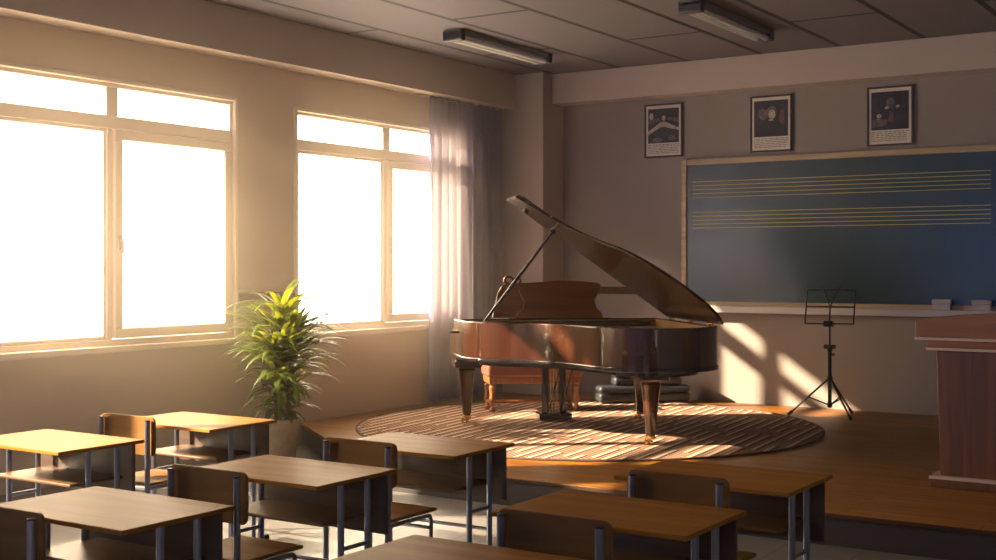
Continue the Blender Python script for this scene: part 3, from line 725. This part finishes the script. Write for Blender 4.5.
b = BM(); loft(b, [(-.515, -.25, .06), (.515, -.25, .06), (.515, .22, .06), (-.515, .22, .06)], [(-.545, -.25, .925), (.545, -.25, .925), (.545, .22, .925), (-.545, .22, .925)]); obj('body', b, 'lectern', Lc, bevel=0.006)
b = BM(); box(b, -.575, .575, -.30, .26, 0, .055); obj('base', b, 'lectern', Lc, bevel=0.006)
b = BM(); box(b, -.58, .58, -.305, .262, .055, .075); obj('trim_strip', b, 'lectern_trim', Lc, bevel=0.004)

# ------------------------------------------------------------------ desks and chairs
def make_desk():
    t = thing('school_desk', '', 'desk', group='school desks')
    w, d = .415, .565           # half width, depth; local origin: middle of the near edge on the floor
    b = BM(); box(b, -w, w, 0, d, .731, .75); obj('desktop', b, 'desk', t, bevel=0.004)
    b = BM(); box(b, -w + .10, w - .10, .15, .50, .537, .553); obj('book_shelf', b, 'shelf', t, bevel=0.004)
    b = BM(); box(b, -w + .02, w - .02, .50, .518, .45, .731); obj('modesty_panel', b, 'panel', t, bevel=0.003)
    for sx in (-1, 1):
        for y in (.25, .44):
            b = BM(); tube(b, [(sx * (w - .08), y, .035), (sx * (w - .08), y, .731)], .0155, 14); obj('leg', b, 'tube', t, smooth=True)
        b = BM(); x = sx * (w - .08)
        tube(b, [(x, .05, .018), (x, .07, .018), (x, .52, .018), (x, .54, .018)], .0165, 12); f = obj('foot_bar', b, 'tube', t, smooth=True)
        for y in (.045, .545):
            b = BM(); tube(b, [(x, y - .02, .018), (x, y + .02, .018)], .0178, 10); obj('foot_cap', b, 'rubber', f, smooth=True)
        b = BM(); tube(b, [(x, .25, .42), (x, .44, .42)], .010, 10); obj('side_bar', b, 'tube', t, smooth=True)
    b = BM(); tube(b, [(-w + .08, .44, .30), (w - .08, .44, .30)], .010, 10); obj('cross_bar', b, 'tube', t, smooth=True)
    return t

def rounded(w, z0, z1, r, n=6):
    pts = []
    for cx_, cz_, a0 in ((w - r, z1 - r, 0), (-w + r, z1 - r, 90), (-w + r, z0 + r, 180), (w - r, z0 + r, 270)):
        for k in range(n + 1):
            a = math.radians(a0 + 90 * k / n); pts.append((cx_ + r * math.cos(a), cz_ + r * math.sin(a)))
    return pts

def make_chair():
    t = thing('school_chair', '', 'chair', group='school chairs')
    # local origin: middle between the rear posts, on the floor; the sitter faces +y
    b = BM(); nx = 16
    w = .235
    # back board: bowed plywood, rounded corners
    pts = rounded(w, .60, .825, .035)
    def bow(x): return 0.028 - 0.10 * x * x * 1.2
    fr = [(x, bow(x) + .000, z) for x, z in pts]; bk_ = [(x, bow(x) + .014, z) for x, z in pts]
    loft(b, fr, bk_); obj('backrest', b, 'chair', t, bevel=0.003)
    b = BM(); box(b, -.20, .20, .03, .42, .425, .443)
    obj('seat', b, 'chair', t, bevel=0.008)
    for s in (-1, 1):
        b = BM(); tube(b, [(s * .2, 0, .012), (s * .2, 0, .805)], .0155, 14); g = obj('rear_post', b, 'tube', t, smooth=True)
        b = BM(); tube(b, [(s * .2, 0, .803), (s * .2, 0, .810)], .0158, 14); obj('post_cap', b, 'rubber', g, smooth=True)
        b = BM(); tube(b, [(s * .2, 0, 0), (s * .2, 0, .025)], .0175, 12); obj('rubber_foot', b, 'rubber', g, smooth=True)
        b = BM(); tube(b, [(s * .2, .36, .012), (s * .2, .36, .39), (s * .2, .35, .41), (s * .2, .33, .414), (s * .2, 0, .414)], .0115, 12); g = obj('front_leg', b, 'tube', t, smooth=True)
        b = BM(); tube(b, [(s * .2, .36, 0), (s * .2, .36, .025)], .0145, 12); obj('rubber_foot', b, 'rubber', g, smooth=True)
        b = BM(); tube(b, [(s * .2, 0, .15), (s * .2, .36, .15)], .009, 10); obj('side_stretcher', b, 'tube', t, smooth=True)
    b = BM(); tube(b, [(-.2, 0, .414), (.2, 0, .414)], .0105, 10); obj('rear_rail', b, 'tube', t, smooth=True)
    b = BM(); tube(b, [(-.2, .35, .35), (.2, .35, .35)], .0095, 10); obj('front_rail', b, 'tube', t, smooth=True)
    return t

DESKS = {(1, 2): (-5.785, 4.14), (1, 3): (-5.785, 5.185), (2, 1): (-4.0, 3.035), (2, 2): (-4.015, 4.105), (2, 3): (-4.015, 5.13),
         (3, 1): (-2.26, 3.0), (3, 2): (-2.265, 4.055), (3, 3): (-2.255, 5.06)}
CHAIRS = {(1, 3): (-5.84, 4.96), (2, 1): (-3.995, 2.812), (2, 2): (-4.02, 3.845), (2, 3): (-4.03, 4.888), (3, 2): (-2.25, 3.785), (3, 3): (-2.25, 4.815)}
desk_labels = {
    (1, 2): 'sunlit wooden school desk nearest the left wall, in the second row from the stage',
    (1, 3): 'sunlit wooden school desk beside the potted palm, front row of the window column',
    (2, 1): 'middle column wooden school desk farthest from the stage, its chair cut by the frame',
    (2, 2): 'wooden school desk in the middle column, between two desks of the same column',
    (2, 3): 'wooden school desk of the middle column nearest the stage and rug',
    (3, 1): 'dark wooden desktop cut by the bottom edge, behind the other two shaded desks',
    (3, 2): 'shaded wooden school desk in the middle of the lectern-side column',
    (3, 3): 'shaded wooden school desk nearest the stage in the lectern-side column',
}
chair_labels = {
    (1, 3): 'plywood and steel chair pulled up to the desk beside the potted palm',
    (2, 1): 'plywood and steel chair at the middle column desk farthest from the stage',
    (2, 2): 'plywood and steel chair at the middle desk of the middle column',
    (2, 3): 'plywood and steel chair at the middle column desk nearest the stage',
    (3, 2): 'shaded plywood and steel chair at the middle desk of the lectern-side column',
    (3, 3): 'shaded plywood and steel chair at the lectern-side desk nearest the stage',
}
proto = None
for (c, r), lb in desk_labels.items():
    loc = (*DESKS[c, r], 0)
    if proto is None:
        proto = make_desk(); proto.location = loc; proto['label'] = lb
    else: dup(proto, loc, lb)
proto = None
for (c, r), lb in chair_labels.items():
    loc = (*CHAIRS[c, r], 0)
    if proto is None:
        proto = make_chair(); proto.location = loc; proto['label'] = lb
    else: dup(proto, loc, lb)

# ------------------------------------------------------------------ potted palm
Pp = thing('potted_palm', 'tall bushy green palm in a sandy pot between the two windows', 'plant', (-7.58, 8.15, 0))
b = BM(); lathe(b, [(.125, 0), (.135, .02), (.165, .30), (.185, .34), (.185, .37), (.168, .37), (.160, .33), (.15, .32)], 0, 0, 32); obj('pot', b, 'pot', Pp, smooth=True)
b = BM(); lathe(b, [(.155, .318), (.155, .335), (.08, .345), (.01, .35)], 0, 0, 24); obj('soil', b, 'soil', Pp, smooth=True)
stems = [((0, 0), (.02, -.01), 1.36), ((.05, .03), (.10, .06), 1.16), ((-.05, .02), (-.09, -.02), 1.22), ((.01, -.05), (.03, -.10), 1.02)]
for (x0, y0), (x1, y1), h in stems:
    b = BM(); tube(b, [(x0, y0, .33), ((x0 + x1) / 2, (y0 + y1) / 2, .33 + (h - .33) * .5), (x1, y1, h)], [.020, .017, .012], 10); obj('stem', b, 'stem', Pp, smooth=True)
rl = random.Random(11)
def leaf(bm, base, az, el, length, width, droop):
    """arched strap leaf with a folded midrib"""
    length *= 1 - .25 * max(0, -math.cos(az))
    n = 9; p = Vector(base); rows = []
    d_el = el
    for i in range(n + 1):
        t = i / n
        wd = width * (min(1, t * 4 + .25)) * (1 - t ** 3.2) + .0012
        dirv = Vector((math.cos(az) * math.cos(d_el), math.sin(az) * math.cos(d_el), math.sin(d_el)))
        side = Vector((-math.sin(az), math.cos(az), 0)); nrm = side.cross(dirv)
        rows.append((bm.verts.new(p + side * wd + nrm * (-.3) * wd * -1), bm.verts.new(p), bm.verts.new(p - side * wd + nrm * .3 * wd)))
        p = p + dirv * (length / n)
        d_el -= droop / n * (0.5 + 1.2 * t)
    for a, c in zip(rows, rows[1:]):
        bm.faces.new((a[0], a[1], c[1], c[0])); bm.faces.new((a[1], a[2], c[2], c[1]))
b = BM()
for k in range(300):
    (x0, y0), (x1, y1), h = stems[k % 4]
    t = rl.random()
    z = .38 + (h - .38) * t
    f = (z - .33) / (h - .33); bx, by = x0 + (x1 - x0) * f, y0 + (y1 - y0) * f
    az = rl.uniform(0, 2 * PI)
    up = min(1, max(0, (z - .4) / .55))
    ln = (.27 + .31 * up) * rl.uniform(.8, 1.2)
    el = rl.uniform(.1, .8) + .18 * up
    leaf(b, (bx, by, z), az, el, ln, rl.uniform(.021, .034), rl.uniform(1.5, 2.1) - .70 * up)
for (x0, y0), (x1, y1), h in stems:
    for k in range(9):
        leaf(b, (x1, y1, h - .03), rl.uniform(0, 2 * PI), rl.uniform(.35, 1.1), rl.uniform(.36, .52), rl.uniform(.022, .036), rl.uniform(.8, 1.5))
# a few long arching fronds
for az, el, ln, z in ((.55, .80, .66, 1.22), (.70, .50, .66, 1.08), (3.6, .75, .62, 1.15), (3.9, .55, .6, 1.0), (3.4, .5, .55, .85), (.45, .45, .5, .8), (3.75, 1.05, .6, 1.25), (.9, 1.0, .5, 1.2)):
    leaf(b, (0, 0, z), az, el, ln, .030, 1.25)
for v in b.verts: v.co.x = max(v.co.x, -.55)
obj('foliage', b, 'leaf', Pp, smooth=True)

# ------------------------------------------------------------------ light
SUNNY = (13.5, 10.4, 7.2)      # bright hazy sky on the sun's side
WARM_FILL = (0.75, .54, .40)   # added warm fill, enters by the right wall windows
BLUE_FILL = (0.22, 0.66, 2.0)      # added blue fill, enters by the rear windows
w = bpy.data.worlds.new('daylight'); bpy.context.scene.world = w; w.use_nodes = True
nt = w.node_tree; bg = nt.nodes['Background']; L = nt.links.new
tc = nt.nodes.new('ShaderNodeTexCoord'); sx = nt.nodes.new('ShaderNodeSeparateXYZ'); L(tc.outputs['Generated'], sx.inputs[0])
def band(sock, lo, hi):
    mr = nt.nodes.new('ShaderNodeMapRange'); mr.interpolation_type = 'SMOOTHSTEP'
    mr.inputs['From Min'].default_value = lo; mr.inputs['From Max'].default_value = hi
    L(sx.outputs[sock], mr.inputs['Value']); return mr.outputs['Result']
m1 = nt.nodes.new('ShaderNodeMix'); m1.data_type = 'RGBA'; m1.inputs['A'].default_value = (*SUNNY, 1); m1.inputs['B'].default_value = (*WARM_FILL, 1)
L(band('X', -.15, .25), m1.inputs['Factor'])
m2 = nt.nodes.new('ShaderNodeMix'); m2.data_type = 'RGBA'; m2.inputs['A'].default_value = (*BLUE_FILL, 1)
L(m1.outputs['Result'], m2.inputs['B']); L(band('Y', -.85, -.6), m2.inputs['Factor']); L(m2.outputs['Result'], bg.inputs['Color'])
bg.inputs['Strength'].default_value = 1.0

def portal(c, dirv, wd, ht):
    d = bpy.data.lights.new('window_daylight', 'AREA'); d.shape = 'RECTANGLE'
    d.cycles.is_portal = True
    o = bpy.data.objects.new('window_daylight', d); C.objects.link(o)
    o.location = c
    o.rotation_euler = Vector(dirv).to_track_quat('-Z', 'Y').to_euler()
    lx = o.rotation_euler.to_matrix() @ Vector((1, 0, 0))
    d.size, d.size_y = (ht, wd) if abs(lx.z) > .5 else (wd, ht)
for y0, y1 in WINS: portal((XL - WT - .01, (y0 + y1) / 2, (WZ0 + WZ1) / 2), (1, 0, 0), y1 - y0, WZ1 - WZ0)
for y0, y1 in RW: portal((XR + .16, (y0 + y1) / 2, (RZ0 + RZ1) / 2), (-1, 0, 0), y1 - y0, RZ1 - RZ0)
for x0, x1 in FW: portal(((x0 + x1) / 2, YF - .16, (FZ0 + FZ1) / 2), (0, 1, 0), x1 - x0, FZ1 - FZ0)

d = bpy.data.lights.new('sun', 'SUN'); d.energy = 30; d.color = (1.0, .78, .52); d.angle = math.radians(1.2)
o = bpy.data.objects.new('sun', d); C.objects.link(o)
o.rotation_euler = Vector((1, .78, -.70)).to_track_quat('-Z', 'Y').to_euler(); o.location = (-14, 2, 9)

# haze in the air of the room, thickened by the left wall for window glow
b = BM(); box(b, XL - .08, XR + .03, YF - .05, YB + .05, -0.04, ZC + .04)
m, nt, p = new_mat('air_haze'); nt.nodes.remove(p)
vs = nt.nodes.new('ShaderNodeVolumeScatter'); vs.inputs['Density'].default_value = 0.012; vs.inputs['Anisotropy'].default_value = 0.4
vs.inputs['Color'].default_value = (1, .84, .68, 1)
tch = nt.nodes.new('ShaderNodeTexCoord'); sxh = nt.nodes.new('ShaderNodeSeparateXYZ'); mrh = nt.nodes.new('ShaderNodeMapRange'); mrh.interpolation_type = 'SMOOTHSTEP'
mrh.inputs['From Min'].default_value = XL; mrh.inputs['From Max'].default_value = -6.9; mrh.inputs['To Min'].default_value = 0.14; mrh.inputs['To Max'].default_value = 0.002
nt.links.new(tch.outputs['Object'], sxh.inputs[0]); nt.links.new(sxh.outputs['X'], mrh.inputs['Value']); nt.links.new(mrh.outputs['Result'], vs.inputs['Density'])
nt.links.new(vs.outputs[0], nt.nodes['Material Output'].inputs['Volume'])
hz = obj('haze', b, m); hz['kind'] = 'stuff'; hz['label'] = 'warm haze in the room, thickened near the windows to add glow'; hz['category'] = 'haze'

# ------------------------------------------------------------------ camera and view
cam = bpy.data.cameras.new('camera'); co = bpy.data.objects.new('camera', cam); C.objects.link(co)
co.location = (0, 0, 1.7); co.rotation_euler = (PI / 2, 0, math.radians(33.06))
cam.sensor_width = 36; cam.lens = 1255 / 996 * 36; cam.shift_y = -14 / 996
cam.clip_start = 0.05
sc = bpy.context.scene; sc.camera = co
sc.view_settings.view_transform = 'Standard'; sc.view_settings.look = 'None'; sc.view_settings.exposure = 0.42; sc.view_settings.gamma = 1.0
sc.view_settings.use_curve_mapping = False
sc.cycles.max_bounces = 12; sc.cycles.diffuse_bounces = 6; sc.cycles.glossy_bounces = 5; sc.cycles.transmission_bounces = 8; sc.cycles.transparent_max_bounces = 12
sc.cycles.sample_clamp_indirect = 8.0
sc.cycles.caustics_reflective = False; sc.cycles.caustics_refractive = False
